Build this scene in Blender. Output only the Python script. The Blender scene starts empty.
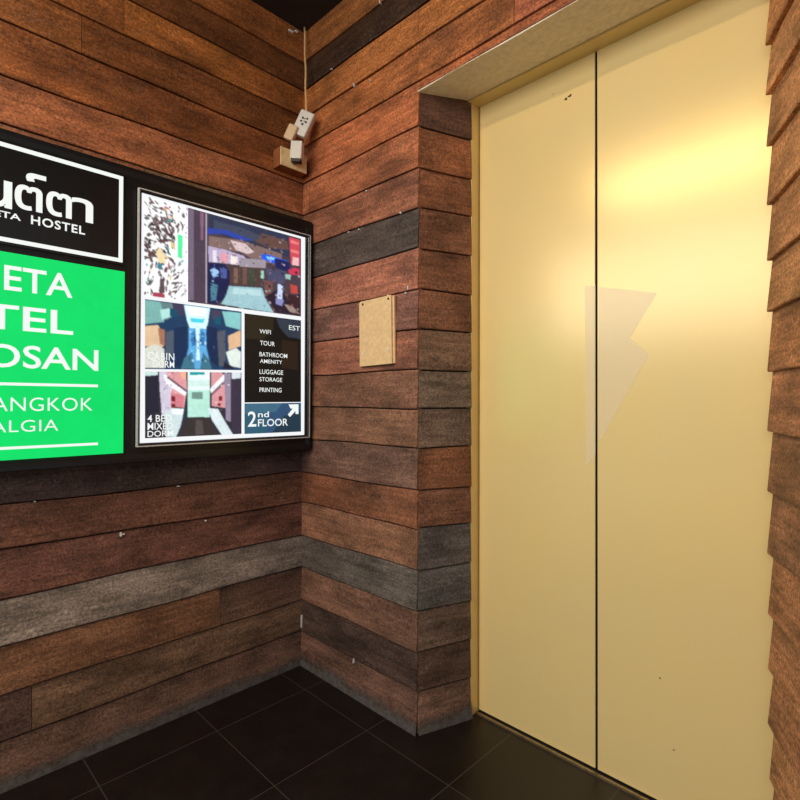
import bpy, math, random
from mathutils import Vector, Matrix
random.seed(7)
S = bpy.context.scene
C = S.collection

# ------------------------------------------------------------------ camera
FOC = 519.27                                   # focal length in pixels of the 800 px frame
CAM = Vector((1.8099, -1.2596, 1.083))
RX = Vector((0.712777, 0.701384, 0.00309)).normalized()
BZ = Vector((0.701374, -0.712722, -0.010089)).normalized()
UY = BZ.cross(RX).normalized()
SHY = -2.8812
cd = bpy.data.cameras.new('camera'); cam = bpy.data.objects.new('camera', cd); C.objects.link(cam)
m = Matrix((RX, UY, BZ)).transposed().to_4x4(); m.translation = CAM; cam.matrix_world = m
cd.sensor_fit = 'HORIZONTAL'; cd.sensor_width = 36; cd.lens = 36 * FOC / 800; cd.shift_y = SHY / 800; cd.clip_start = .02
S.camera = cam

# ------------------------------------------------------------------ world, lamps, exposure
W = bpy.data.worlds.new('daylight'); S.world = W; W.use_nodes = True
bg = W.node_tree.nodes['Background']; bg.inputs[0].default_value = (.86, .93, 1, 1); bg.inputs[1].default_value = .42

def area(name, loc, target, sx, sy, watt, col):
    l = bpy.data.lights.new(name, 'AREA'); l.shape = 'RECTANGLE'; l.size = sx; l.size_y = sy
    l.energy = watt; l.color = col
    o = bpy.data.objects.new(name, l); C.objects.link(o); o.location = loc
    d = Vector(target) - Vector(loc); o.rotation_euler = d.to_track_quat('-Z', 'Y').to_euler()
    return o
area('ceiling_lamp', (.85, -1.88, 2.58), (.85, -1.80, 0), 1.2, .12, 37, (1, .82, .56))
area('entrance_daylight', (1.0, -3.0, 2.12), (1.0, 0, 1.9), 4.6, .75, 66, (.95, .97, 1))

vs = S.view_settings
vs.view_transform = 'Standard'; vs.look = 'None'; vs.gamma = 1; vs.use_curve_mapping = False; vs.exposure = 0

# ------------------------------------------------------------------ helpers
def wd(c):                                       # lower plank colours, slightly desaturated
    g = .3*c[0] + .55*c[1] + .15*c[2]; return tuple(g + (q - g)*.93 for q in c)
def lin(r, g, b):
    f = lambda c: (c / 255 / 12.92) if c <= 10 else ((c / 255 + .055) / 1.055) ** 2.4
    return (f(r), f(g), f(b), 1)

def hit(px, py, ax, v):                        # measured point of the photograph on the wall plane axis ax = v
    d = -BZ + RX * ((px - 400) / FOC) - UY * ((py - 400 - SHY) / FOC)
    return CAM + d * ((v - CAM[ax]) / d[ax])

class MB:
    def __init__(s): s.v = []; s.f = []; s.t = []; s.r = []; s.mi = []
    def add(s, vs_, fs, tint=(1, 1, 1, 1), rnd=0., mi=0):
        o = len(s.v); s.v += [tuple(x) for x in vs_]
        for f in fs:
            s.f.append([i + o for i in f]); s.t.append(tint); s.r.append(rnd); s.mi.append(mi)
    def box(s, a, b, tint=(1, 1, 1, 1), rnd=0., mi=0, M=None):
        (x0, y0, z0), (x1, y1, z1) = a, b
        p = [Vector(q) for q in ((x0,y0,z0),(x1,y0,z0),(x1,y1,z0),(x0,y1,z0),(x0,y0,z1),(x1,y0,z1),(x1,y1,z1),(x0,y1,z1))]
        if M: p = [M @ q for q in p]
        s.add(p, [(0,3,2,1),(4,5,6,7),(0,1,5,4),(1,2,6,5),(2,3,7,6),(3,0,4,7)], tint, rnd, mi)
    def ring(s, y0, y1, z0, z1, w, x0, x1, xin=None, mi=0):   # rectangular frame lying on a plane x = const, sloped to its inside
        xin = x1 if xin is None else xin
        o = [(y0,z0),(y1,z0),(y1,z1),(y0,z1)]; i = [(y0+w,z0+w),(y1-w,z0+w),(y1-w,z1-w),(y0+w,z1-w)]
        h = [(y0+w*.45,z0+w*.45),(y1-w*.45,z0+w*.45),(y1-w*.45,z1-w*.45),(y0+w*.45,z1-w*.45)]
        p = [(x0,*q) for q in o]+[(x1,*q) for q in o]+[(x1,*q) for q in h]+[(xin,*q) for q in i]+[(x0,*q) for q in i]
        f = []
        for L in range(4):
            for k in range(4):
                n = (k + 1) % 4; f.append((L*4+k, L*4+n, L*4+4+n, L*4+4+k))
        for k in range(4):
            n = (k+1) % 4; f.append((16+k, 16+n, n, k))
        s.add(p, f, mi=mi)
    def tube(s, pts, r, n=10, mi=0):
        pts = [Vector(p) for p in pts]; base = len(s.v); vs_ = []; fs = []
        for i, p in enumerate(pts):
            t = (pts[min(i+1, len(pts)-1)] - pts[max(i-1, 0)]).normalized()
            a = t.orthogonal().normalized() if abs(t.z) < .9 else (Vector((1,0,0)) - t*t.x).normalized(); b = t.cross(a)
            for k in range(n):
                q = 2*math.pi*k/n; vs_.append(p + a*r*math.cos(q) + b*r*math.sin(q))
        for i in range(len(pts)-1):
            for k in range(n):
                fs.append((i*n+k, i*n+(k+1) % n, (i+1)*n+(k+1) % n, (i+1)*n+k))
        fs.append(tuple(range(n))[::-1]); fs.append(tuple((len(pts)-1)*n + k for k in range(n)))
        s.add(vs_, fs, mi=mi)
    def disc(s, c, nrm, r, h, n=14, mi=0):
        c = Vector(c); nrm = Vector(nrm).normalized(); s.tube([c, c + nrm*h*.6], r, n, mi); s.tube([c+nrm*h*.6, c + nrm*h], r*.72, n, mi)
    def build(s, name, mats, parent=None, mat=None, bevel=0, smooth=False):
        me = bpy.data.meshes.new(name); off = Vector((0, 0, 0))
        vv = s.v
        if parent is not None:
            w = Vector((0, 0, 0)); q = parent
            while q is not None: w += q.location; q = q.parent
            vv = [tuple(Vector(x) - w) for x in s.v]
        me.from_pydata(vv, [], s.f); me.update()
        for p in me.polygons: p.material_index = s.mi[p.index]; p.use_smooth = smooth
        me.attributes.new('tint', 'FLOAT_COLOR', 'CORNER'); me.attributes.new('rnd', 'FLOAT', 'CORNER')
        ct = []; cr = []
        for p in me.polygons:
            for li in p.loop_indices: ct += s.t[p.index]; cr.append(s.r[p.index])
        me.attributes['tint'].data.foreach_set('color', ct); me.attributes['rnd'].data.foreach_set('value', cr)
        for mm in (mats if isinstance(mats, (list, tuple)) else [mats]): me.materials.append(mm)
        o = bpy.data.objects.new(name, me); C.objects.link(o)
        if parent is not None: o.parent = parent
        if mat is not None: o.matrix_world = mat
        if bevel:
            bv = o.modifiers.new('bevel', 'BEVEL'); bv.width = bevel; bv.segments = 3; bv.limit_method = 'ANGLE'
            bv.harden_normals = False
        return o

def tag(o, label, cat=None, group=None, kind=None):
    o['label'] = label
    if cat: o['category'] = cat
    if group: o['group'] = group
    if kind: o['kind'] = kind
    return o
def thing(name, loc, label, cat, kind=None, group=None):
    o = bpy.data.objects.new(name, None); C.objects.link(o); o.location = loc; o.empty_display_size = .05
    return tag(o, label, cat, group, kind)

# ------------------------------------------------------------------ materials
class NT:
    def __init__(s, name):
        s.m = bpy.data.materials.new(name); s.m.use_nodes = True; s.t = s.m.node_tree; s.t.nodes.clear()
        s.out = s.n('ShaderNodeOutputMaterial'); s.p = s.n('ShaderNodeBsdfPrincipled'); s.l(s.p.outputs[0], s.out.inputs[0])
    def n(s, k, **kw):
        x = s.t.nodes.new(k)
        for a, b in kw.items(): setattr(x, a, b)
        return x
    def l(s, a, b): s.t.links.new(a, b)
    def set(s, **kw):
        for a, b in kw.items(): s.p.inputs[a.replace('_', ' ')].default_value = b
    def noise(s, vec, scale, detail=4, rough=.55):
        x = s.n('ShaderNodeTexNoise'); x.inputs['Scale'].default_value = scale; x.inputs['Detail'].default_value = detail
        x.inputs['Roughness'].default_value = rough; s.l(vec, x.inputs['Vector']); return x.outputs['Fac']
    def mapr(s, v, a, b, c, d):
        x = s.n('ShaderNodeMapRange'); s.l(v, x.inputs[0])
        for i, q in enumerate((a, b, c, d)): x.inputs[i+1].default_value = q
        return x.outputs[0]
    def math(s, op, a, b):
        x = s.n('ShaderNodeMath', operation=op)
        for i, q in enumerate((a, b)):
            if isinstance(q, (int, float)): x.inputs[i].default_value = q
            else: s.l(q, x.inputs[i])
        return x.outputs[0]
    def mix(s, fac, a, b, mode='MIX'):
        x = s.n('ShaderNodeMix', data_type='RGBA', blend_type=mode); x.clamp_factor = True
        for i, q in ((0, fac), (6, a), (7, b)):
            if isinstance(q, (int, float, tuple)): x.inputs[i].default_value = q
            else: s.l(q, x.inputs[i])
        return x.outputs[2]
    def scaled(s, vec, sc):
        x = s.n('ShaderNodeVectorMath', operation='MULTIPLY'); s.l(vec, x.inputs[0]); x.inputs[1].default_value = sc; return x.outputs[0]
    def bump(s, h, strength, dist):
        x = s.n('ShaderNodeBump'); x.inputs['Strength'].default_value = strength; x.inputs['Distance'].default_value = dist
        s.l(h, x.inputs['Height']); s.l(x.outputs[0], s.p.inputs['Normal'])
    def coord(s): return s.n('ShaderNodeTexCoord').outputs['Object']
    def attr(s, name): return s.n('ShaderNodeAttribute', attribute_name=name)

def mat_wood():
    t = NT('weathered_plank_wood'); tint = t.attr('tint').outputs['Color']; rnd = t.attr('rnd').outputs['Fac']
    off = t.n('ShaderNodeCombineXYZ'); t.l(t.math('MULTIPLY', rnd, 31.7), off.inputs[0]); t.l(t.math('MULTIPLY', rnd, 17.3), off.inputs[1])
    ad = t.n('ShaderNodeVectorMath', operation='ADD'); t.l(t.coord(), ad.inputs[0]); t.l(off.outputs[0], ad.inputs[1]); v = ad.outputs[0]
    grain = t.noise(t.scaled(v, (5, 5, 75)), 1, 7, .65)
    patch = t.noise(t.scaled(v, (5, 5, 11)), 1, 4, .6)
    speck = t.noise(v, 150, 5, .75)
    fine = t.noise(t.scaled(v, (60, 60, 260)), 1, 3, .7)
    f = t.math('MULTIPLY', t.mapr(grain, .3, .7, .66, 1.32), t.mapr(patch, .34, .66, .55, 1.45))
    f = t.math('MULTIPLY', f, t.mapr(speck, .36, .64, .48, 1.55))
    f = t.math('MULTIPLY', f, t.mapr(fine, .3, .7, .9, 1.5))
    c = t.n('ShaderNodeVectorMath', operation='SCALE'); t.l(tint, c.inputs[0]); t.l(f, c.inputs['Scale'])
    wear = t.math('MULTIPLY', t.mapr(t.noise(v, 95, 6, .8), .54, .7, 0, .6), t.mapr(t.noise(v, 6, 3, .6), .42, .64, .08, 1))
    col = t.mix(wear, c.outputs[0], (.33, .25, .19, 1))
    dark = t.math('MULTIPLY', t.mapr(t.noise(t.scaled(v, (9, 9, 40)), 1, 5, .7), .6, .74, 0, .5), 1.0)
    col = t.mix(dark, col, (.018, .011, .008, 1))
    t.l(col, t.p.inputs['Base Color']); t.set(Roughness=.62, Specular_IOR_Level=.28)
    t.bump(t.math('ADD', t.math('MULTIPLY', grain, 1.0), t.math('MULTIPLY', speck, .5)), .35, .003)
    return t.m

def mat_plain(name, col, rough=.5, metal=0., spec=.5, var=.12, scale=40, bump=0.):
    t = NT(name); v = t.coord(); nz = t.noise(v, scale, 5, .65)
    f = t.mapr(nz, .3, .7, 1-var, 1+var)
    c = t.n('ShaderNodeVectorMath', operation='SCALE'); c.inputs[0].default_value = col[:3]; t.l(f, c.inputs['Scale'])
    t.l(c.outputs[0], t.p.inputs['Base Color']); t.set(Roughness=rough, Metallic=metal, Specular_IOR_Level=spec)
    if bump: t.bump(nz, bump, .002)
    return t.m

def mat_emit(name, col, strength, var=0., scale=60):
    t = NT(name); t.set(Base_Color=(.01, .01, .01, 1), Roughness=.35, Specular_IOR_Level=.15)
    t.p.inputs['Emission Color'].default_value = col; t.p.inputs['Emission Strength'].default_value = strength
    if var:
        nz = t.noise(t.coord(), scale, 4, .6); t.l(t.mapr(nz, .3, .7, strength*(1-var), strength*(1+var)), t.p.inputs['Emission Strength'])
    return t.m

def mat_print(name, strength, var, scale):      # backlit print: colour of each printed patch comes from the mesh
    t = NT(name); t.set(Base_Color=(.01, .01, .01, 1), Roughness=.35, Specular_IOR_Level=.15)
    tint = t.attr('tint').outputs['Color']; v = t.coord()
    f = t.math('MULTIPLY', t.mapr(t.noise(v, scale, 5, .75), .3, .7, 1-var, 1+var), t.mapr(t.noise(v, scale*.2, 3, .6), .3, .7, 1-var*.7, 1+var*.7))
    t.l(tint, t.p.inputs['Emission Color']); t.l(t.math('MULTIPLY', f, strength), t.p.inputs['Emission Strength'])
    return t.m

def mat_gold():
    t = NT('satin_gold_steel'); v = t.coord()
    blot = t.noise(v, 3.2, 4, .55); dirt = t.noise(v, 38, 6, .75)
    col = t.mix(t.mapr(blot, .35, .65, 0, 1), lin(240, 210, 144), lin(244, 211, 140))
    col = t.mix(t.mapr(dirt, .64, .82, 0, .3), col, lin(150, 122, 74))
    t.l(col, t.p.inputs['Base Color']); t.set(Metallic=.12, Roughness=.235, Specular_IOR_Level=.3)
    t.bump(t.noise(v, 2.1, 2, .5), .05, .02)
    return t.m

def mat_floor():
    t = NT('dark_floor_tiles'); v = t.coord(); sx = t.n('ShaderNodeSeparateXYZ'); t.l(v, sx.inputs[0])
    def line(o, off):
        a = t.math('ADD', o, off); a = t.math('DIVIDE', a, .3477); a = t.math('FRACT', a, 0); a = t.math('SUBTRACT', a, .5); a = t.math('ABSOLUTE', a, 0)
        return t.math('GREATER_THAN', a, .4955)
    g = t.math('MAXIMUM', line(sx.outputs[0], 10*.3477 - .5248), line(sx.outputs[1], 20*.3477 + .454))
    nz = t.noise(v, 9, 6, .7); fine = t.noise(v, 160, 4, .7)
    c = t.mix(t.mapr(nz, .3, .7, 0, 1), lin(19, 13, 12), lin(29, 21, 19))
    c = t.mix(t.mapr(fine, .66, .8, 0, .3), c, lin(80, 66, 58))
    c = t.mix(g, c, lin(62, 54, 50))
    t.l(c, t.p.inputs['Base Color']); t.l(t.mapr(nz, .3, .7, .3, .46), t.p.inputs['Roughness']); t.set(Specular_IOR_Level=.35)
    t.bump(t.math('SUBTRACT', t.math('MULTIPLY', fine, .15), g), .25, .002)
    return t.m

WOOD = mat_wood(); GOLD = mat_gold(); FLOOR = mat_floor()
BACK = mat_plain('dark_batten', (.012, .008, .006, 1), .9)
CEIL = mat_plain('dark_ceiling', lin(40, 26, 16), .8, var=.3, scale=8)
PLASTER = mat_plain('beige_plaster', lin(234, 216, 186), .85, var=.14, scale=55, bump=.5)
CEMENT = mat_plain('grey_cement_smear', lin(98, 90, 86), .9, var=.3, scale=45, bump=.6)
WHITEP = mat_plain('white_filler', lin(225, 220, 212), .8)
BRONZE = mat_plain('gold_frame_metal', lin(226, 194, 122), .36, .12, var=.06, scale=12)
SILL = mat_plain('worn_sill_metal', lin(150, 130, 100), .4, .8, var=.3, scale=60)
DARKGAP = mat_plain('dark_gap', (.006, .004, .003, 1), .9)
BLACK = mat_plain('black_sign_metal', lin(20, 19, 19), .32, 0, .45, var=.2)
SILVER = mat_plain('silver_snap_frame', lin(225, 225, 225), .25, .35, var=.1)
GUNM = mat_plain('dark_frame_metal', lin(70, 70, 70), .25, .8, var=.1)
NAMEB = mat_plain('black_acrylic', lin(24, 22, 21), .25, 0, .5, var=.1)
GREEN = mat_emit('lit_green_acrylic', lin(0, 226, 106), .98, .06, 8)
LITW = mat_emit('lit_white_lettering', lin(246, 250, 246), 1.0)
PRINT = mat_print('backlit_photo_print', 1.22, .09, 90)
SHEET = mat_emit('backlit_white_sheet', lin(246, 248, 250), 1.0)
PLASTIC = mat_plain('white_plastic', lin(226, 216, 200), .4, var=.05)
BEIGEP = mat_plain('beige_plastic', lin(222, 186, 142), .45, var=.05)
DARKP = mat_plain('dark_plastic', lin(40, 30, 26), .5)
CABLE = mat_plain('cream_cable', lin(226, 176, 112), .5)
PALEW = mat_plain('pale_block_wood', lin(238, 206, 150), .6, var=.2, scale=30)
BRW = mat_plain('brown_block_wood', lin(140, 78, 38), .6, var=.3, scale=25)
COVER = mat_plain('beige_cover_board', lin(230, 190, 138), .7, var=.13, scale=70, bump=.25)
STEEL = mat_plain('screw_steel', lin(90, 70, 50), .4, .8)
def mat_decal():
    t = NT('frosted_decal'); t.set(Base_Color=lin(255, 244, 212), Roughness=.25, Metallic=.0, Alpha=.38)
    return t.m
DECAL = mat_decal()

# ------------------------------------------------------------------ planked walls
Z = [0, .133, .261, .398, .529, .665, .792, .929, 1.061, 1.19, 1.322, 1.455, 1.59, 1.725, 1.859, 1.995, 2.145, 2.269, 2.387, 2.501, 2.634]
def wave(line, x, seed):
    return .0022*math.sin(x*5.1 + line*2.3 + seed) + .0012*math.sin(x*13.7 + line*5.1 + seed*3)
def board(M, x0, x1, i, col, seed, zlo=None, bot=.006, top=.000, gap=.0045, j=None, ZL=Z):
    n = max(1, int((x1 - x0)/.06)); rnd = random.random(); k = random.uniform(-.0015, .0015) if j is None else j
    lap = .006 if gap == 0 and i < 19 else 0
    z0, z1 = ZL[i], ZL[i+1]; vs_ = []; fs = []
    for s in range(n+1):
        x = x0 + (x1-x0)*s/n
        a = z0 + (wave(i, x, seed) if i else 0); b = z1 + (wave(i+1, x, seed) if i < 19 else 0) + lap; a += gap if i else 0
        if zlo is not None: a = max(a, zlo)
        bo = bot + k
        vs_ += [(x, .017, a), (x, -bo+.0015, a), (x, -bo, a+.003), (x, -top-k*.3, b), (x, .017, b)]
    for s in range(n):
        for q in range(5):
            r = (q+1) % 5; fs.append((s*5+q, s*5+5+q, s*5+5+r, s*5+r))
    fs.append((4, 3, 2, 1, 0)); e = n*5; fs.append((e, e+1, e+2, e+3, e+4))
    M.add(vs_, fs, lin(*(wd(col) if i < 15 else col)), rnd)
def planks(M, x0, x1, cols, seed, joints=None, zmin=None, step=1.25, rj=True, **kw):
    for i in range(20):
        if zmin is not None and Z[i+1] < zmin + .01: continue
        lo = zmin if (zmin is not None and Z[i] < zmin) else None
        js = (joints or {}).get(i)
        if js is None:
            js = []
            if rj:
                p = x0 + random.uniform(.4, step)
                while p < x1 - .3: js.append((p, None)); p += random.uniform(.8, step*1.4)
        xs = x0; c = cols[i]
        for p, c2 in js + [(x1, None)]:
            board(M, xs, p - .0008, i, c, seed, lo, **kw)
            xs = p + .0008
            c = c2 or tuple(max(10, min(250, q*random.uniform(.88, 1.12))) for q in cols[i])
def frame_of(origin, ex):
    ex = Vector((*ex, 0)).normalized(); y = Vector((0, 0, 1)).cross(ex)
    q = Matrix((ex, y, Vector((0, 0, 1)))).transposed().to_4x4(); q.translation = Vector(origin); return q

COL_BACK = [(104,72,58),(68,50,42),(116,80,62),(88,78,70),(132,88,64),(118,70,46),(106,74,60),(120,80,58),(114,74,54),(138,82,60),  # warm lamplight above and duller light below are kept in the plank colours
            (120,80,66),(148,88,66),(76,63,56),(134,80,56),(152,86,52),(156,88,52),(152,88,46),(152,90,44),(58,36,20),(138,82,38)]
COL_LEFT = [(104,74,60),(84,60,50),(112,74,50),(128,112,100),(108,68,54),(108,68,50),(74,56,50),(90,62,50),(90,62,50),(90,62,50),  # plank below the sign is darker: the sign's shade is in its colour
            (90,62,50),(90,62,50),(90,62,50),(120,74,50),(148,86,52),(122,70,36),(112,66,32),(146,86,42),(100,58,28),(146,86,42)]
COL_REC = [(108,78,64),(82,60,50),(94,73,62),(82,76,74),(84,76,74),(112,72,54),(114,70,46),(96,76,64),(102,84,70),(108,80,62),
           (114,72,50),(116,72,50),(118,74,52),(124,74,48),(128,75,46),(86,58,46)] + [(120,70,46)]*4
COL_RR = [(138,90,58),(122,80,54),(164,110,70),(148,96,62),(156,102,66),(148,96,62),(134,88,60),(140,92,62),(152,98,66),(152,98,62),
          (156,104,64),(160,106,66),(166,110,68),(172,114,70),(172,114,70),(168,110,66)] + [(150,92,52)]*4
AX = .651                                        # where the plank wall turns into the lift recess
# left wall (runs along y, faces +x); local x = world y
M = MB(); yl = -1.62
planks(M, yl, .010, COL_LEFT, 1.0, {1: [(-.93, (104,76,56))], 2: [(-.36, (96,68,54))], 16: [(-.82, (104,60,28))], 3: [], 4: [], 5: [], 6: [], 14: [], 15: [], 17: [(-.7, (150,90,42))], 18: [], 19: [], 0: []})
M.box((yl, .017, 0), (0.06, .06, 2.634), mi=1)
for x, z, w, h in ((-.70, .652, .004, .012), (-.695, .656, .008, .003), (-.42, .655, .005, .004), (-.52, .79, .008, .003), (-.93, .792, .004, .003), (-.08, 2.60, .02, .006), (-.05, 2.612, .012, .006)):
    M.box((x, -.0095, z), (x + w, -.002, z + h), mi=2)
wl = M.build('wall_left', [WOOD, BACK, WHITEP], mat=frame_of((0, 0, 0), (0, 1)))
tag(wl, 'left wall of reddish brown lapped planks behind the lit sign', 'wall', kind='structure')
# back wall, its strip over the lift opening and its continuation to the right of the opening
M = MB()
planks(M, -.006, AX + .004, COL_BACK, 2.0, {10: [(.19, (118,74,62))], 14: [(.045, (152,86,52))], **{i: [] for i in range(20) if i not in (10, 14)}})
planks(M, AX + .0045, 1.674, COL_BACK, 2.0, {16: [(1.02, (156,86,54))], 17: [], 18: [], 19: [], 15: []}, zmin=2.1165)
planks(M, 1.676, 3.4, COL_RR, 2.0)
M.box((.0, .017, 0), (AX - .012, .06, 2.634), mi=1); M.box((AX - .012, .017, 2.18), (1.69, .06, 2.634), mi=1); M.box((1.69, .017, 0), (3.4, .06, 2.634), mi=1)
for x, z, w, h in ((.008, .152, .0035, .05), (.340, .122, .003, .016), (.515, 1.452, .006, .004), (.60, 1.448, .005, .005), (.612, 1.46, .003, .012), (.33, 2.262, .003, .014), (.42, 2.245, .006, .003), (.47, 2.5, .003, .012), (.30, 1.722, .006, .003), (.36, 1.719, .005, .003), (.40, 1.85, .006, .003), (.575, 1.724, .004, .006), (.19, 2.39, .007, .003)):
    M.box((x, -.0095, z), (x + w, -.002, z + h), mi=2)           # crumbs of white filler left on the planks
wb = M.build('wall_back', [WOOD, BACK, WHITEP], mat=frame_of((0, 0, 0), (1, 0)))
tag(wb, 'back wall of weathered brown planks around the lift recess', 'wall', kind='structure')
# splayed sides of the recess
L0 = Vector((AX, .0)); L1 = Vector((.7205, .198)); dl = (L1 - L0)
M = MB(); planks(M, .003, dl.length, COL_REC, 2.0 + .6, {i: [] for i in range(20)}, rj=False)
M.v = [(x, y, min(z, 2.140)) for x, y, z in M.v]
M.box((.02, .017, 0), (dl.length, .05, 2.10), mi=1)
o = M.build('wall_recess_left', [WOOD, BACK], mat=frame_of((L0.x, L0.y, 0), dl)); tag(o, 'narrow angled plank side of the lift recess, left of the gold doors', 'wall', kind='structure')
ZR = [-.03, .09, .216, .345, .467, .596, .739, .878, 1.019, 1.156, 1.293, 1.417, 1.544, 1.679, 1.802, 1.915, 2.045, 2.18, 2.33, 2.46, 2.6]
R0 = Vector((1.583, .200)); R1 = Vector((1.675, .0)); dr = R1 - R0
M = MB(); planks(M, 0, dr.length, COL_RR, 4.0, {i: [] for i in range(20)}, rj=False, bot=.012, top=.000, gap=0, ZL=ZR)
M.v = [(x, y, max(0, min(z, 2.128))) for x, y, z in M.v]
M.box((0, .017, 0), (dr.length - .02, .05, 2.10), mi=1)
o = M.build('wall_recess_right', [WOOD, BACK], mat=frame_of((R0.x, R0.y, 0), dr)); tag(o, 'narrow angled plank side of the lift recess with a saw-tooth edge, right of the gold doors', 'wall', kind='structure')

# floor and ceiling
M = MB(); M.box((-.1, -3.0, -.06), (3.4, .30, 0)); o = M.build('floor', FLOOR); tag(o, 'dark brown tiled floor with thin grout lines', 'floor', kind='structure')
M = MB(); M.box((-.1, -3.0, 2.634), (3.4, .06, 2.70)); o = M.build('ceiling', CEIL); tag(o, 'dark ceiling above the plank walls', 'ceiling', kind='structure')

# cement smear along the foot of the planks: a thin crust that breaks up towards its upper edge
def mat_smear():
    t = NT('grey_cement_smear'); v = t.coord(); sp = t.n('ShaderNodeSeparateXYZ'); t.l(v, sp.inputs[0])
    nz = t.noise(v, 45, 6, .75); lo = t.noise(t.scaled(v, (7, 7, 7)), 1, 3, .6)
    h = t.math('ADD', sp.outputs[2], t.math('MULTIPLY', t.math('SUBTRACT', lo, .5), -.05))
    h = t.math('ADD', h, t.math('MULTIPLY', t.math('SUBTRACT', nz, .5), -.06))
    t.l(t.mapr(h, .018, .052, .92, 0), t.p.inputs['Alpha'])
    c = t.mix(t.mapr(nz, .3, .7, 0, 1), lin(62, 55, 52), lin(104, 96, 92)); t.l(c, t.p.inputs['Base Color']); t.set(Roughness=.9)
    t.bump(nz, .5, .002); return t.m
SMEAR = mat_smear()
def smear(name, length, mat, label, seed, h=.075, x0=0.):
    M = MB(); n = int(length/.05) + 1; vs_ = []; fs = []
    for s in range(n+1):
        x = x0 + (length - x0)*s/n
        vs_ += [(x, -.0155, 0), (x, -.0075, h)]
    for s in range(n): fs.append((s*2, s*2+2, s*2+3, s*2+1))
    M.add(vs_, fs); o = M.build(name, SMEAR, mat=mat); tag(o, label, 'baseboard', kind='structure')
smear('baseboard_left', 1.62 - .018, frame_of((0, -1.62, 0), (0, 1)), 'grey cement smear along the foot of the left wall', 1)
smear('baseboard_back', AX + .009, frame_of((0, 0, 0), (1, 0)), 'grey cement smear along the foot of the back wall', 2, x0=.004)
smear('baseboard_recess', dl.length, frame_of((L0.x, L0.y, 0), dl), 'grey cement smear along the foot of the angled recess side', 3)

# ------------------------------------------------------------------ lift opening
M = MB()                                         # plastered lintel, underside rising slightly to the back
n = 24; vs_ = []; fs = []
for s in range(n+1):
    x = AX + .003 + (1.683 - AX)*s/n; w = .0015*math.sin(x*17) + random.uniform(-.0008, .0008)
    vs_ += [(x, -.0065, 2.109 + w), (x, .20, 2.136), (x, .20, 2.17), (x, .013, 2.17), (x, .013, 2.1145), (x, -.0065, 2.1120)]
for s in range(n):
    for q in range(6):
        r = (q+1) % 6; fs.append((s*6+q, s*6+6+q, s*6+6+r, s*6+r))
fs.append((5, 4, 3, 2, 1, 0)); e = n*6; fs.append(tuple(e+k for k in range(6)))
M.add(vs_, fs); o = M.build('trim_1', PLASTER); tag(o, 'beige plastered underside of the lintel over the lift doors', 'lintel', kind='structure')
DY = .240; SX = 1.147
M = MB()
M.box((.700, .199, 0), (.7225, .262, 2.128)); M.box((1.5905, .203, 0), (1.615, .262, 2.128)); M.box((.700, .185, 2.128), (1.615, .262, 2.185))
o = M.build('trim_2', BRONZE, bevel=.0012); tag(o, 'thin gold metal frame around the lift doors', 'door frame', kind='structure')
M = MB(); M.box((.7235, .222, 0), (1.589, .231, .006)); M.box((.7235, .231, 0), (1.589, .262, .0025), mi=1); M.box((.7235, .262, 0), (1.589, .30, .006))
o = M.build('trim_3', [SILL, DARKGAP]); tag(o, 'narrow worn metal sill along the foot of the lift doors', 'sill', kind='structure')
M = MB(); M.box((.66, .300, 0), (1.66, .34, 2.3)); o = M.build('trim_4', DARKGAP); tag(o, 'dark lift shaft seen through the gap between the gold doors', 'lift shaft', kind='structure')
door = thing('door_1', (SX, DY, 0), 'two-panel gold metal lift doors, closed, with a frosted lightning-bolt decal', 'lift door', kind='structure')
def panel(x0, x1):
    M = MB(); M.box((x0, DY, .009), (x1, DY + .032, 2.150)); return M.build('door_panel', GOLD, door, bevel=.002)
pl = panel(.7265, SX - .0034); pr_ = panel(SX + .0034, 1.590)
for p_, a, b in ((pl, SX - .0034, SX - .0012), (pr_, SX + .0012, SX + .0034)):
    M = MB(); M.box((a, DY + .004, .009), (b, DY + .03, 2.150)); M.build('rubber_seal', DARKGAP, p_)
def decal(pts, par):
    M = MB(); k = len(pts)
    a = [(x, DY - .0006, z) for x, z in pts]; b = [(x, DY + .0002, z) for x, z in pts]
    M.add(a + b, [tuple(range(k))] + [(i, k+i, k+(i+1) % k, (i+1) % k) for i in range(k)]); o = M.build('decal', DECAL, par); return o
# bolt: thin slip on the left leaf, the body on the right leaf
q = lambda px, py: (lambda p: (p.x, p.z))(hit(px, py, 1, DY))
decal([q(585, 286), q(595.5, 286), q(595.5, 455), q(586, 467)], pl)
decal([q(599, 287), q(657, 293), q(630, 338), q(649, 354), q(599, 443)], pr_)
def chip(px, py, r, par, seed):                 # small bare scratch in the gold face
    c = hit(px, py, 1, DY); rr = random.Random(seed); M = MB(); n = 9
    pts = [(c.x + r*rr.uniform(.5, 1.3)*math.cos(a*2*math.pi/n), DY - .0004, c.z + .8*r*rr.uniform(.4, 1.2)*math.sin(a*2*math.pi/n)) for a in range(n)]
    M.add(pts, [tuple(range(n))]); return M.build('scratch', DARKP, par)
chip(566, 99, .0065, pl, 1); chip(570, 96, .006, pl, 5)
chip(553, 94, .002, pl, 2)
chip(674, 750, .003, pr_, 3); chip(660, 678, .003, pr_, 4)

# ------------------------------------------------------------------ lit sign on the left wall
XS = .080
sign = thing('sign_board', (.045, -.85, .893), 'large black sign box with a hostel name panel and a lit green panel', 'sign')
Y0, Y1, ZB, ZT = -1.50, -.010, .892, 1.814
M = MB(); M.box((.012, Y0+.004, ZB+.004), (XS-.006, Y1-.004, ZT-.004)); M.build('cabinet', BLACK, sign, bevel=.003)
M = MB(); M.ring(Y0, Y1, ZB, ZT, .030, XS-.014, XS-.0005, XS-.006); M.build('frame', BLACK, sign, bevel=.0025)

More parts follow.
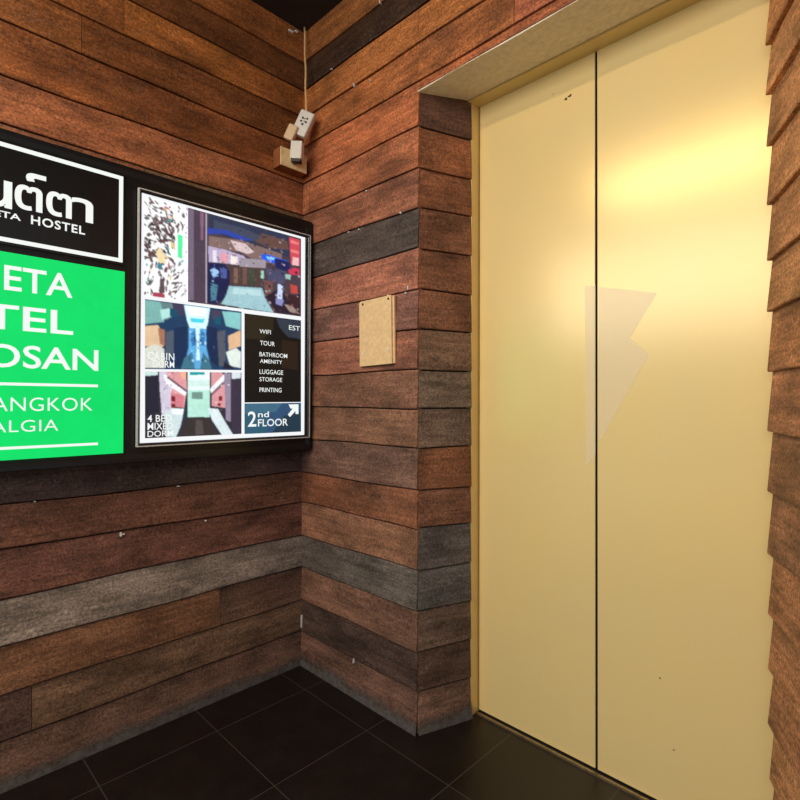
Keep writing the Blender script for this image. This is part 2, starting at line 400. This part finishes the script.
def text_mesh(body, box, x, mat, parent, off=0., name='lettering', spacing=1.):
    cu = bpy.data.curves.new('t', 'FONT'); cu.body = body; cu.offset = off; cu.space_character = spacing; cu.resolution_u = 4
    o = bpy.data.objects.new('t', cu); C.objects.link(o)
    bpy.context.view_layer.update(); dg = bpy.context.evaluated_depsgraph_get(); e = o.evaluated_get(dg); me = e.to_mesh()
    P = [v.co.copy() for v in me.vertices]; F = [tuple(p.vertices) for p in me.polygons]; e.to_mesh_clear()
    bpy.data.objects.remove(o); bpy.data.curves.remove(cu)
    x0 = min(p.x for p in P); x1 = max(p.x for p in P); y0 = min(p.y for p in P); y1 = max(p.y for p in P)
    ya, yb, za, zb = box; M = MB()
    M.add([(x, ya + (p.x-x0)/(x1-x0)*(yb-ya), za + (p.y-y0)/(y1-y0)*(zb-za)) for p in P], F)
    return M.build(name, mat, parent)
def pbox(pl_, pr, pt, pb, x, at=None):         # left, right px; top and base px measured at column at
    at = pl_ if at is None else at
    a = hit(pl_, pb, 0, x); c = hit(pr, 400, 0, x); return (a.y, c.y, hit(at, pb, 0, x).z, hit(at, pt, 0, x).z)
def flat(M, pts, x, col=(1, 1, 1, 1)):
    P = [hit(px, py, 0, x) for px, py in pts]; M.add(P, [tuple(range(len(P)))], col)

# name panel
yR = hit(123.5, 220, 0, XS).y; zTop = hit(122.5, 175, 0, XS).z; zBot = hit(123, 265, 0, XS).z
M = MB(); M.box((XS-.006, Y0+.032, zBot), (XS-.0005, yR + .002, zTop + .004)); npn = M.build('name_panel', NAMEB, sign)
wl_ = .0118; za, zb = hit(121, 261, 0, XS).z - .004, hit(121, 178, 0, XS).z + .006; yb = hit(123, 220, 0, XS).y; ya = Y0 + .06
M = MB()
for a, b in (((ya, za), (yb, za+wl_)), ((ya, zb-wl_), (yb, zb)), ((yb-wl_, za), (yb, zb)), ((ya, za), (ya+wl_, zb))):
    M.box((XS-.001, a[0], a[1]), (XS-.0002, b[0], b[1]))
M.build('border', LITW, npn)
XT = XS - .0002
for ch, L, R_, T, B in (('น', -22, 10, 174, 202.5), ('ต', 14.5, 40.5, 182.5, 207.5), ('์', 26, 44, 171.5, 180.5), ('ต', 46, 70, 189.5, 214), ('า', 71.5, 91.5, 196, 219)):
    text_mesh(ch, pbox(L, R_, T, B, XT), XT, LITW, npn, .017 if ch != '์' else .008)
text_mesh('ETA', pbox(-6, 19, 209, 215.5, XT), XT, LITW, npn, .018)
text_mesh('HOSTEL', pbox(31, 83.5, 215, 224, XT), XT, LITW, npn, .02, spacing=1.12)
# green panel
gt = hit(123, 271.5, 0, XS).z; gb = hit(123, 453, 0, XS).z
M = MB(); M.box((XS-.006, Y0+.032, gb), (XS-.0005, hit(124, 360, 0, XS).y, gt)); gp = M.build('green_panel', GREEN, sign)
text_mesh('ETA', pbox(4, 71.5, 264.5, 289.5, XT), XT, LITW, gp, .012)
text_mesh('HOSTEL', pbox(-158, 72.5, 304, 329.5, XT, 3), XT, LITW, gp, .012)
text_mesh('KHAOSAN', pbox(-128, 98, 344, 367.5, XT, 6), XT, LITW, gp, .012)
text_mesh('BANGKOK', pbox(-22, 92.5, 397.3, 411.3, XT, 2), XT, LITW, gp, -.006, spacing=1.05)
text_mesh('NOSTALGIA', pbox(-84, 58.5, 420.5, 432.5, XT, 2), XT, LITW, gp, -.006, spacing=1.05)
for py0, py1 in ((384.6, 387.2), (442.5, 445)):
    a = hit(98, py0, 0, XT); b = hit(98, py1, 0, XT); M = MB(); M.box((XS-.001, -1.40, b.z), (XT, a.y, a.z)); M.build('rule', LITW, gp)

# ------------------------------------------------------------------ poster frame
po = thing('poster_frame', (.085, -.35, .93), 'silver-edged backlit poster of hostel rooms with a second floor arrow, beside the green panel', 'poster')
XP = .086
py0 = hit(137.3, 300, 0, XP).y; py1 = hit(309.5, 340, 0, XP).y; pz0 = hit(309, 437.5, 0, XP).z; pz1 = hit(137.5, 187.5, 0, XP).z
M = MB(); M.box((XS+.0002, py0+.004, pz0+.004), (XS+.002, py1-.004, pz1-.004)); M.build('backing', BLACK, po)
M = MB(); M.ring(py0+.003, py1-.003, pz0+.003, pz1-.003, .0085, XS+.0002, XP+.004, XP-.001); M.box((XS+.0002, py1-.021, pz0+.008), (XP+.001, py1-.009, pz1-.008)); M.build('frame', GUNM, po, bevel=.0012)
M = MB(); M.ring(py0, py1, pz0, pz1, .0035, XS+.0002, XP+.006); o = M.build('frame_edge', SILVER, po); o['label'] = 'thin bright silver edge of the frame'
XQ = XS + .0026
M = MB(); M.box((XS+.002, py0+.010, pz0+.010), (XQ, py1-.012, pz1-.010)); sh = M.build('poster_sheet', SHEET, po)
class Photo:                                     # a printed photograph: one fine mesh whose point colours are the print
    def __init__(s, seed=1): s.P = []; s.rr = random.Random(seed)
    def p(s, col, *pts): s.P.append((lin(*col), pts)); return s
    def dots(s, n, x0, x1, y0, y1, cols, r=.8, asp=1.):
        for k in range(n):
            x = s.rr.uniform(x0, x1); y = s.rr.uniform(y0, y1); a = r*s.rr.uniform(.5, 1.5); b = a*asp
            s.p(s.rr.choice(cols), (x-a, y-b*.6), (x+a*.3, y-b), (x+a, y+b*.3), (x-a*.2, y+b))
        return s
    def done(s, name='photo', label=None, step=.5, blur=3):
        out = s.P[0][1]; tl, tr, br, bl = out
        nx = int((tr[0]-tl[0])/step); ny = int(max(bl[1]-tl[1], br[1]-tr[1])/step)
        def at(i, j):
            u = i/nx; v = j/ny
            ya = tl[1]+(tr[1]-tl[1])*u; yb = bl[1]+(br[1]-bl[1])*u
            return tl[0]+(tr[0]-tl[0])*u, ya+(yb-ya)*v
        grid = [[s.P[0][0] for i in range(nx+1)] for j in range(ny+1)]
        for col, pts in s.P[1:]:
            xs = [p[0] for p in pts]; ys = [p[1] for p in pts]; lo, hi = min(ys), max(ys)
            i0 = max(0, int((min(xs)-tl[0])/step)); i1 = min(nx, int((max(xs)-tl[0])/step)+1)
            for i in range(i0, i1+1):
                ya = at(i, 0)[1]; yb = at(i, ny)[1]; h = (yb-ya)/ny
                for j in range(max(0, int((lo-ya)/h)), min(ny, int((hi-ya)/h)+1)+1):
                    x, y = at(i, j); c = False; q = pts[-1]
                    for p in pts:
                        if (p[1] > y) != (q[1] > y) and x < (q[0]-p[0])*(y-p[1])/(q[1]-p[1])+p[0]: c = not c
                        q = p
                    if c: grid[j][i] = col
        for b in range(blur):
            g2 = []
            for j in range(ny+1):
                row = []
                for i in range(nx+1):
                    acc = [0, 0, 0]; w = 0
                    for dj, di, ww in ((0,0,4),(1,0,1),(-1,0,1),(0,1,1),(0,-1,1)):
                        a, c = j+dj, i+di
                        if 0 <= a <= ny and 0 <= c <= nx:
                            g = grid[a][c]; w += ww; acc[0] += g[0]*ww; acc[1] += g[1]*ww; acc[2] += g[2]*ww
                    row.append((acc[0]/w, acc[1]/w, acc[2]/w, 1))
                g2.append(row)
            grid = g2
        M = MB(); M.add([hit(*at(i, j), 0, XQ + .0004) for j in range(ny+1) for i in range(nx+1)],
                        [(j*(nx+1)+i, (j+1)*(nx+1)+i, (j+1)*(nx+1)+i+1, j*(nx+1)+i+1) for j in range(ny) for i in range(nx)])
        o = M.build(name, PRINT, sh); me = o.data; me.attributes.remove(me.attributes['tint']); me.attributes.remove(me.attributes['rnd'])
        flatc = []
        for p in me.polygons:
            for vi in p.vertices: flatc += grid[vi // (nx+1)][vi % (nx+1)]
        me.attributes.new('tint', 'FLOAT_COLOR', 'CORNER'); me.attributes['tint'].data.foreach_set('color', flatc)
        if label: o['label'] = label
        return o
# line of the print's upper edge at a given px column
top = lambda x: 193.2 + .275*(x - 141)
mid = lambda x: 297.6 + .131*(x - 145)
# mural photo
P = Photo(); P.p((238,240,240), (144, top(144)+1.5), (188, top(188)+1.5), (188, mid(188)-1.5), (144, mid(144)-1.5))
rr = random.Random(3)
for n in range(300):
    x = rr.uniform(145, 187); y0_ = top(x) + 3; y1_ = mid(x) - 3; y = rr.uniform(y0_, y1_)
    if 175 < x < 185 and 231 < y < 262: continue
    a = rr.uniform(-.5, .5) + (.75 if x < 172 else 1.5) + (.9 if y > 262 else 0); L = rr.uniform(1.0, 4.2); w = rr.uniform(.45, 1.25)
    if 145 < x < 174 and 216 < y < 266: L *= 1.25; w *= 1.7
    if x > 184: L *= .6; w *= .5
    ca, sa = math.cos(a), math.sin(a)
    col = rr.choice([(92,68,70),(104,80,80),(64,52,56),(120,96,98),(92,68,70),(100,98,104)])
    if rr.random() < .07: col = rr.choice([(200,100,120),(60,160,160),(215,185,125)])
    P.p(col, (x - ca*L, y - sa*L), (x - ca*L*.4 + sa*w, y - sa*L*.4 - ca*w), (x + ca*L*.5 + sa*w*.8, y + sa*L*.5 - ca*w*.8), (x + ca*L, y + sa*L), (x - sa*w, y + ca*w))
for n in range(70):                              # thin white strokes over the dark leaves
    x = rr.uniform(146, 186); y = rr.uniform(top(x) + 4, mid(x) - 4); a = rr.uniform(.5, 2.2); L = rr.uniform(1.5, 5); w = .32; ca, sa = math.cos(a), math.sin(a)
    P.p((244,246,246), (x - ca*L, y - sa*L - w), (x + ca*L, y + sa*L - w), (x + ca*L, y + sa*L + w), (x - ca*L, y - sa*L + w))
P.p((80,225,150), (178,234), (183,236), (182,259), (178,257)); P.p((225,205,160), (156,252), (160,247), (165,256), (166,264), (158,262))
P.p((60,120,140), (158,262), (163,264), (161,270), (157,268)); P.p((90,74,78), (160,279), (164,278), (165,293), (159,294)); P.p((160,60,80), (154,292), (165,294), (165,298), (152,296))
P.done(label='printed photo of a white scribbled mural wall')
# lobby photo with a grey-violet pillar at its left
P = Photo(); P.p((70,58,66), (188, top(188)+1.5), (301, top(301)+1.5), (301, mid(301)-1.5), (188, mid(188)-1.5))
P.p((112,98,118), (188, top(188)+2), (194, top(194)+2), (194, 300), (188, 300)); P.p((74,60,76), (194, top(194)+2), (206, top(206)+2), (206, 303), (194, 302))
P.p((130,92,116), (200, top(200)+2), (204, top(204)+2), (203, 240), (201, 240)); P.p((190,176,196), (205.6, top(206)+2), (207, top(207)+2), (207, 304), (205.6, 303))
P.p((44,52,76), (209, top(209)+2), (262, top(262)+2), (290, top(290)+2), (290, 258), (262, 246), (209, 232)); P.p((62,68,88), (214, 220), (246, 229), (282, 246), (246, 240), (214, 229))
P.p((44,66,160), (208, 228), (226, 230), (252, 240), (244, 241), (224, 234), (208, 234)); P.p((96,70,62), (262, 233), (287, 241), (289, 250), (270, 248), (256, 242))
P.p((124,100,96), (209, 236), (240, 240), (282, 254), (282, 264), (258, 262), (240, 252), (209, 248))
P.p((206,184,186), (230, 240), (246, 244), (254, 252), (248, 254), (236, 250)); P.p((176,164,196), (208, 246), (226, 250), (244, 256), (252, 266), (232, 264), (209, 262))
P.p((226,214,226), (213, 250), (217, 251), (217, 263), (213, 262)); P.p((216,150,160), (221, 252), (228, 254), (228, 263), (221, 262)); P.p((230,220,214), (231, 255), (238, 257), (238, 265), (231, 264))
P.p((150,140,150), (240, 258), (266, 260), (266, 268), (240, 268)); P.p((30,90,220), (262, 254), (270, 255), (290, 262), (288, 265), (272, 263), (262, 259)); P.p((130,200,250), (266, 256.4), (276, 258), (276, 260), (268, 259.6))
P.p((30,34,84), (274, 258), (290, 262), (290, 272), (276, 268)); P.p((76,58,54), (230, 266), (262, 268), (262, 286), (230, 285)); P.p((120,92,84), (234, 268), (238, 268), (238, 283), (234, 283)); P.p((104,78,70), (243, 268), (247, 268), (247, 284), (243, 284)); P.p((54,72,56), (250, 269), (254, 269), (254, 285), (250, 285))
P.p((150,200,180), (261, 270), (264, 271), (264, 279), (261, 278)); P.p((70,70,98), (266, 268), (286, 271), (284, 284), (268, 281))
P.p((26,30,70), (208, 262), (224, 263), (230, 272), (229, 296), (216, 304), (208, 303)); P.p((150,190,230), (210, 270), (214, 268), (219, 271), (219, 276), (213, 277)); P.p((74,84,150), (220, 268), (227, 269), (227, 279), (221, 278)); P.p((70,120,140), (211, 283), (218, 285), (216, 300), (211, 301))
P.p((150,188,196), (229, 286), (262, 288), (266, 300), (274, 313), (221, 304), (226, 296)); P.p((176,208,212), (234, 288), (260, 290), (262, 296), (232, 294))
P.p((110,74,70), (264, 280), (273, 282), (272, 298), (265, 296)); P.p((40,30,44), (266, 296), (280, 288), (292, 306), (291, 314), (276, 312)); P.p((190,206,236), (278, 284), (283, 285), (282, 300), (277, 301)); P.p((130,130,180), (276, 298), (284, 300), (282, 306), (276, 304))
P.p((196,72,84), (289, top(289)+3), (300, top(300)+3), (300, 266), (291, 264)); P.p((226,120,116), (291, 240), (299, 242.5), (299, 245), (291, 243)); P.p((226,120,116), (291, 249), (299, 251.5), (299, 254), (291, 252)); P.p((230,180,184), (293, 257), (299, 258), (299, 266), (292, 265))
P.p((190,56,84), (288, 270), (296, 267), (300, 270), (299, 275), (290, 275)); P.p((150,190,180), (285, 274), (291, 275), (290, 280), (286, 279)); P.p((180,70,62), (290, 284), (297, 286), (298, 294), (291, 293)); P.p((58,34,40), (287, 294), (300, 296), (300, 317), (292, 315)); P.p((150,130,122), (284, 304), (292, 306), (300, 314), (290, 312))
P.dots(60, 210, 286, 240, 266, [(220,200,200),(120,90,84),(190,170,190),(60,50,70),(150,120,110)], .9)
P.dots(26, 210, 228, 264, 302, [(80,100,170),(140,180,220),(20,24,50),(50,80,110)], .9).dots(40, 264, 300, 266, 314, [(30,24,36),(120,80,76),(170,150,160),(60,44,60)], 1.0)
P.dots(40, 232, 286, 268, 285, [(60,50,50),(110,90,84),(90,84,96)], .5, 2.2).dots(30, 224, 270, 290, 311, [(170,204,208),(134,172,180)], 1.3, .4).dots(26, 212, 288, 222, 250, [(70,76,100),(40,46,70),(90,76,76)], 1.6, .4)
P.done(label='printed photo of the colourful lobby')
# cabin dormitory photo
P = Photo(); lo = lambda x: 370.0 + .012*(x-145)
P.p((28,58,92), (145, mid(145)+1.5), (241.5, mid(241)+1.5), (241.5, lo(241)-1), (145, lo(145)-1))
P.p((118,170,164), (145, 300), (163, 302), (166, 312), (164, 322), (145, 324)); P.p((96,124,128), (160, 302), (176, 304), (174, 316), (166, 320)); P.p((170,220,214), (160, 310), (170, 308), (172, 316), (162, 320))
P.p((60,54,80), (172, 303), (184, 305), (184, 316), (174, 314)); P.p((20,70,96), (170, 308), (178, 310), (177, 318), (170, 316))
P.p((130,190,190), (222, 311), (241, 313), (241, 330), (226, 326)); P.p((70,60,84), (211, 310), (221, 311), (221, 320), (212, 319)); P.p((20,80,100), (215, 316), (221, 317), (221, 325), (215, 324))
P.p((206,240,246), (184, 305), (210, 308), (208, 322), (206, 330), (190, 329), (187, 320)); P.p((246,252,252), (187, 307), (207, 309), (205, 316), (189, 315)); P.p((70,200,220), (190, 318), (205, 319), (203, 323), (191, 322))
P.p((90,165,215), (189, 328), (207, 329), (206, 346), (211, 369), (184, 369), (189, 346)); P.p((50,110,170), (191, 334), (195, 330), (196, 345), (192, 346)); P.p((50,110,170), (201, 330), (205, 334), (204, 346), (200, 345)); P.p((206,238,250), (195.5, 328), (200, 328), (199, 345), (200, 360), (196, 361), (197, 345)); P.p((60,110,130), (182, 360), (192, 352), (195, 369), (181, 369)); P.p((60,110,130), (203, 352), (209, 360), (212, 369), (200, 369))
P.p((22,44,78), (174, 328), (187, 326), (187, 350), (181, 368), (172, 366)); P.p((74,84,98), (166, 332), (174, 330), (174, 356), (166, 354)); P.p((22,40,74), (206, 326), (217, 328), (219, 368), (212, 362), (207, 348)); P.p((78,84,96), (217, 332), (225, 330), (226, 366), (219, 366))
P.p((214,182,146), (145, 326), (158, 325), (164, 336), (163, 347), (145, 346)); P.p((160,110,86), (158, 328), (165, 330), (165, 346), (160, 344)); P.p((206,208,196), (145, 348), (156, 344), (164, 349), (165, 368), (145, 368))
P.p((216,176,138), (228, 336), (241, 330), (241, 346), (229, 350)); P.p((214,224,216), (226, 352), (236, 348), (241, 352), (241, 368), (230, 366)); P.p((30,30,50), (224, 362), (232, 366), (234, 369), (224, 369))
P.dots(30, 166, 228, 328, 364, [(20,36,66),(40,80,130),(70,110,150),(16,28,50)], .7, 2).dots(20, 190, 206, 326, 366, [(180,225,245),(80,150,200)], .7, 1.5).dots(16, 146, 164, 346, 367, [(225,225,216),(180,180,172)], 1.1, .6)
P.done(label='printed photo of the blue cabin dormitory', blur=4)
XL = XQ + .0008
text_mesh('CABIN', pbox(147.5, 174, 351.5, 359.3, XL), XL, LITW, sh, .006, spacing=1.08)
text_mesh('DORM', pbox(153, 174, 360, 367, XL), XL, LITW, sh, .006, spacing=1.08)
# bunk dormitory photo
P = Photo(); bo = lambda x: 438.3 - .046*(x-145)
P.p((48,44,56), (145, lo(145)+1.5), (241.5, lo(241)+1.5), (241.5, bo(241)), (145, bo(145)))
P.p((190,214,212), (145, 371.5), (158, 371.5), (158, 375), (145, 376)); P.p((34,34,48), (145, 377), (158, 375), (159, 412), (145, 416))
P.p((200,192,210), (159, 371.5), (166, 371.5), (172, 386), (172, 416), (162, 415), (160, 392)); P.p((214,150,152), (166, 371.5), (186, 371.5), (187, 390), (184, 408), (172, 404), (172, 384)); P.p((238,170,140), (180, 371.5), (186, 371.5), (186, 380), (182, 378))
P.p((232,232,238), (163, 374), (168, 376), (187, 392), (185, 396), (166, 384)); P.p((110,80,98), (168, 376), (188, 391), (188, 393.5), (167, 378)); P.p((200,120,130), (171, 392), (184, 396), (184, 408), (171, 406)); P.p((116,24,36), (171.5, 396), (175.5, 396.5), (175.5, 401.5), (171.5, 401)); P.p((116,24,36), (171.5, 404), (175.5, 404), (175.5, 408), (171.5, 408))
P.p((196,212,214), (164, 412), (173, 408), (186, 409), (184, 418), (176, 437), (166, 437)); P.p((228,236,236), (172, 409), (185, 409), (183, 415), (172, 414)); P.p((40,50,66), (186, 396), (190, 396), (190, 416), (184, 420), (180, 430), (178, 436), (182, 420)) 
P.p((222,240,238), (188, 371.5), (210, 371.5), (210, 394), (188, 394)); P.p((30,150,150), (190, 372), (205, 372), (205, 375), (190, 375)); P.p((176,222,206), (188, 390), (210, 390), (210, 417), (188, 417)); P.p((110,140,132), (192, 392), (203, 392), (203, 399), (192, 399)); P.p((200,226,220), (188, 380), (210, 380), (210, 386), (188, 387))
P.p((52,46,46), (180, 436.5), (189, 418), (209, 418), (217, 434.5)); P.p((78,70,68), (196, 420), (202, 420), (204, 434), (195, 435))
P.p((208,146,150), (211, 371.5), (222, 372), (226, 384), (226, 408), (212, 406)); P.p((232,236,240), (226, 372), (229, 376), (211, 393), (210, 389)); P.p((120,96,110), (227, 377), (229, 379), (212, 396), (211, 394)); P.p((120,30,42), (219, 396), (222.5, 396), (222.5, 401), (219, 401)); P.p((120,30,42), (218, 403), (221, 403), (221, 406), (218, 406))
P.p((208,222,226), (208, 408), (218, 409), (224, 420), (233, 434.5), (222, 435), (212, 420)); P.p((140,128,150), (224, 373), (231, 373), (231, 422), (226, 420)); P.p((56,48,64), (231, 376), (241, 374), (241, 433), (232, 432)); P.p((206,214,220), (232, 372.5), (241, 372.5), (241, 378), (232, 379))
P.dots(22, 160, 172, 376, 412, [(220,212,226),(176,166,186)], .7, 1.6).dots(20, 164, 185, 372, 394, [(170,120,130),(245,236,240),(120,90,104)], .6).dots(20, 212, 231, 373, 412, [(180,130,140),(240,236,240),(150,130,150)], .6)
P.done(label='printed photo of the pink bunk dormitory')
text_mesh('4 BED', pbox(147.5, 172, 415, 422, XL), XL, LITW, sh, .006)
text_mesh('MIXED', pbox(147.5, 173, 423, 430, XL), XL, LITW, sh, .006)
text_mesh('DORM', pbox(147.5, 173.5, 431, 437, XL), XL, LITW, sh, .006)
# dark list panel and blue floor panel
P = Photo(); ml = lambda x: 311.3 + .125*(x-244)
P.p((20,17,15), (244.5, ml(244)+2), (301, ml(301)+2), (301, 402), (244.5, 402.5)); P.p((40,34,22), (246, 314), (274, 317), (273, 330), (262, 340), (246, 338))
P.p((46,54,66), (276, 318), (301, 320.5), (301, 339), (288, 337), (280, 328)); P.p((40,28,18), (282, 340), (298, 342), (298, 370), (282, 368))
P.done('list_panel')
P = Photo(); P.p((40,72,98), (244.5, 403.5), (301, 402.8), (301, 431.6), (244.5, 434)); P.p((44,84,104), (244.5, 403.5), (272, 403), (272, 433.0), (244.5, 434)); P.p((46,74,106), (268, 403), (301, 402.8), (301, 431.6), (268, 433)); P.p((32,52,66), (284, 416), (301, 412), (301, 431.6), (272, 433)); P.p((60,100,122), (245, 403.6), (282, 403), (276, 412), (245, 414))
P.done('floor_panel')
for tx, a, b, c, d in (('WIFI', 259.5, 270.5, 329, 333.2), ('TOUR', 260, 274.5, 340.5, 345), ('BATHROOM', 259.5, 287, 351.8, 356.2), ('AMENITY', 260, 282, 359, 362.8), ('LUGGAGE', 259.5, 283, 369.2, 373.8), ('STORAGE', 259.5, 282, 377, 381.2), ('PRINTING', 259.5, 281.5, 387.5, 392), ('EST', 289, 299.5, 325, 329.8)):
    text_mesh(tx, pbox(a, b, c, d, XL), XL, LITW, sh, .004)
text_mesh('2', pbox(247.8, 256.5, 411.5, 426.8, XL), XL, LITW, sh, .012)
text_mesh('nd', pbox(258, 269, 411.5, 417.3, XL), XL, LITW, sh, .01)
text_mesh('FLOOR', pbox(258, 288, 419.2, 426.6, XL), XL, LITW, sh, .01)
M = MB(); M_ = [(288.5,404.5), (298.5,404.2), (298.5,414), (295.6,414), (295.4,411), (290,417), (287.8,414.6), (292.8,408.6), (290.5,408.4)]
flat(M, M_[::-1], XL); M.build('arrow', LITW, sh)

# ------------------------------------------------------------------ cover plate on the back wall
cp = thing('cover_plate', (.47, -.012, 1.215), 'blank beige cover plate screwed to the planks between the sign and the gold lift doors', 'cover plate')
rot = Matrix.Translation((.47, 0, 1.33)) @ Matrix.Rotation(math.radians(-1.2), 4, 'Y') @ Matrix.Translation((-.47, 0, -1.33))
M = MB(); M.box((.374, -.014, 1.214), (.556, -.005, 1.448), M=rot); M.build('backing_board', COVER, cp, bevel=.002)
M = MB(); M.box((.388, -.022, 1.213), (.549, -.0138, 1.449), M=rot); M.build('cover', COVER, cp, bevel=.002)
for x, z, mt in ((.405, 1.437, STEEL), (.537, 1.437, STEEL), (.402, 1.256, WHITEP), (.535, 1.262, WHITEP)):
    M = MB(); M.disc(rot @ Vector((x, -.0218, z)), (0, -1, 0), .0042, .003, mi=0); M.build('screw', mt, cp)

# ------------------------------------------------------------------ corner wiring
wbk = thing('wooden_block', (.03, -.085, 2.011), 'pale wooden block fixed to the plank corner under the white socket', 'wooden block')
M = MB(); M.box((.006, -.150, 2.011), (.056, -.026, 2.085)); M.build('block', BRW, wbk, bevel=.0015)
M = MB(); M.box((.0555, -.149, 2.012), (.060, -.027, 2.084)); o = M.build('face_board', PALEW, wbk, bevel=.001); o['label'] = 'pale sawn front of the block'
def oriented(c, tilt, yaw):
    return Matrix.Translation(c) @ Matrix.Rotation(math.radians(yaw), 4, 'Z') @ Matrix.Rotation(math.radians(tilt), 4, 'Y')
ad = thing('power_adapter', (.087, -.092, 2.028), 'small white power adapter standing on the pale wooden block', 'power adapter')
A = oriented(Vector((.087, -.092, 2.072)), 4, 40)
M = MB(); M.box((-.023, -.018, -.034), (.023, .018, .036), M=A); M.build('adapter_body', PLASTIC, ad, bevel=.004)
M = MB(); M.box((-.019, -.014, -.045), (.019, .014, -.0335), M=A); M.build('base_and_shadow', DARKP, ad, bevel=.002)  # dark base, also standing for the black shadow under the adapter
es = thing('extension_socket', (.075, -.06, 2.15), 'tilted white trailing socket hanging from the cream cable in the plank corner', 'extension socket')
B = oriented(Vector((.094, -.066, 2.186)), 25, 40)
M = MB(); M.box((-.030, -.016, -.050), (.030, .016, .050), M=B); M.build('socket_body', PLASTIC, es, bevel=.006)
M = MB()
for x, z, r in ((-.008, .018, .0045), (.010, .021, .0045), (-.009, .004, .0045), (.011, .006, .0045), (.001, -.006, .005)):
    M.disc(B @ Vector((x, -.0158, z)), B.to_3x3() @ Vector((0, -1, 0)), r, .0006)
M.box((-.011, -.0166, .0145), (.004, -.0158, .018), M=B); M.box((.0, -.0166, .006), (.012, -.0158, .009), M=B)
M.build('socket_holes', DARKP, es)
M = MB(); tp = B @ Vector((-.012, 0, .048)); pts = [tp, tp + Vector((0, 0, .012))]
for k in range(1, 13):
    u = k/12; z = tp.z + .012 + (2.632 - tp.z - .012)*u; s = u
    pts.append((tp.x*(1-s) + .030*s + .001*math.sin(u*17), tp.y*(1-s) - .020*s + .001*math.cos(u*13), z))
M.tube(pts, .0042, 10); M.build('cable', CABLE, es, smooth=True)
pa = thing('plug_adapter', (.06, -.125, 2.16), 'beige plug adapter pushed into the side of the tilted white socket', 'plug')
Cc = oriented(Vector((.068, -.106, 2.148)), 25, 40)
M = MB(); M.box((-.020, -.013, -.032), (.020, .013, .030), M=Cc); M.build('plug_body', BEIGEP, pa, bevel=.006)
M = MB(); M.tube([Cc @ Vector((.024, 0, -.026)), Cc @ Vector((.034, -.004, -.040)), Vector((.088, -.094, 2.112))], .004, 8); M.build('plug_pin', DARKP, pa)
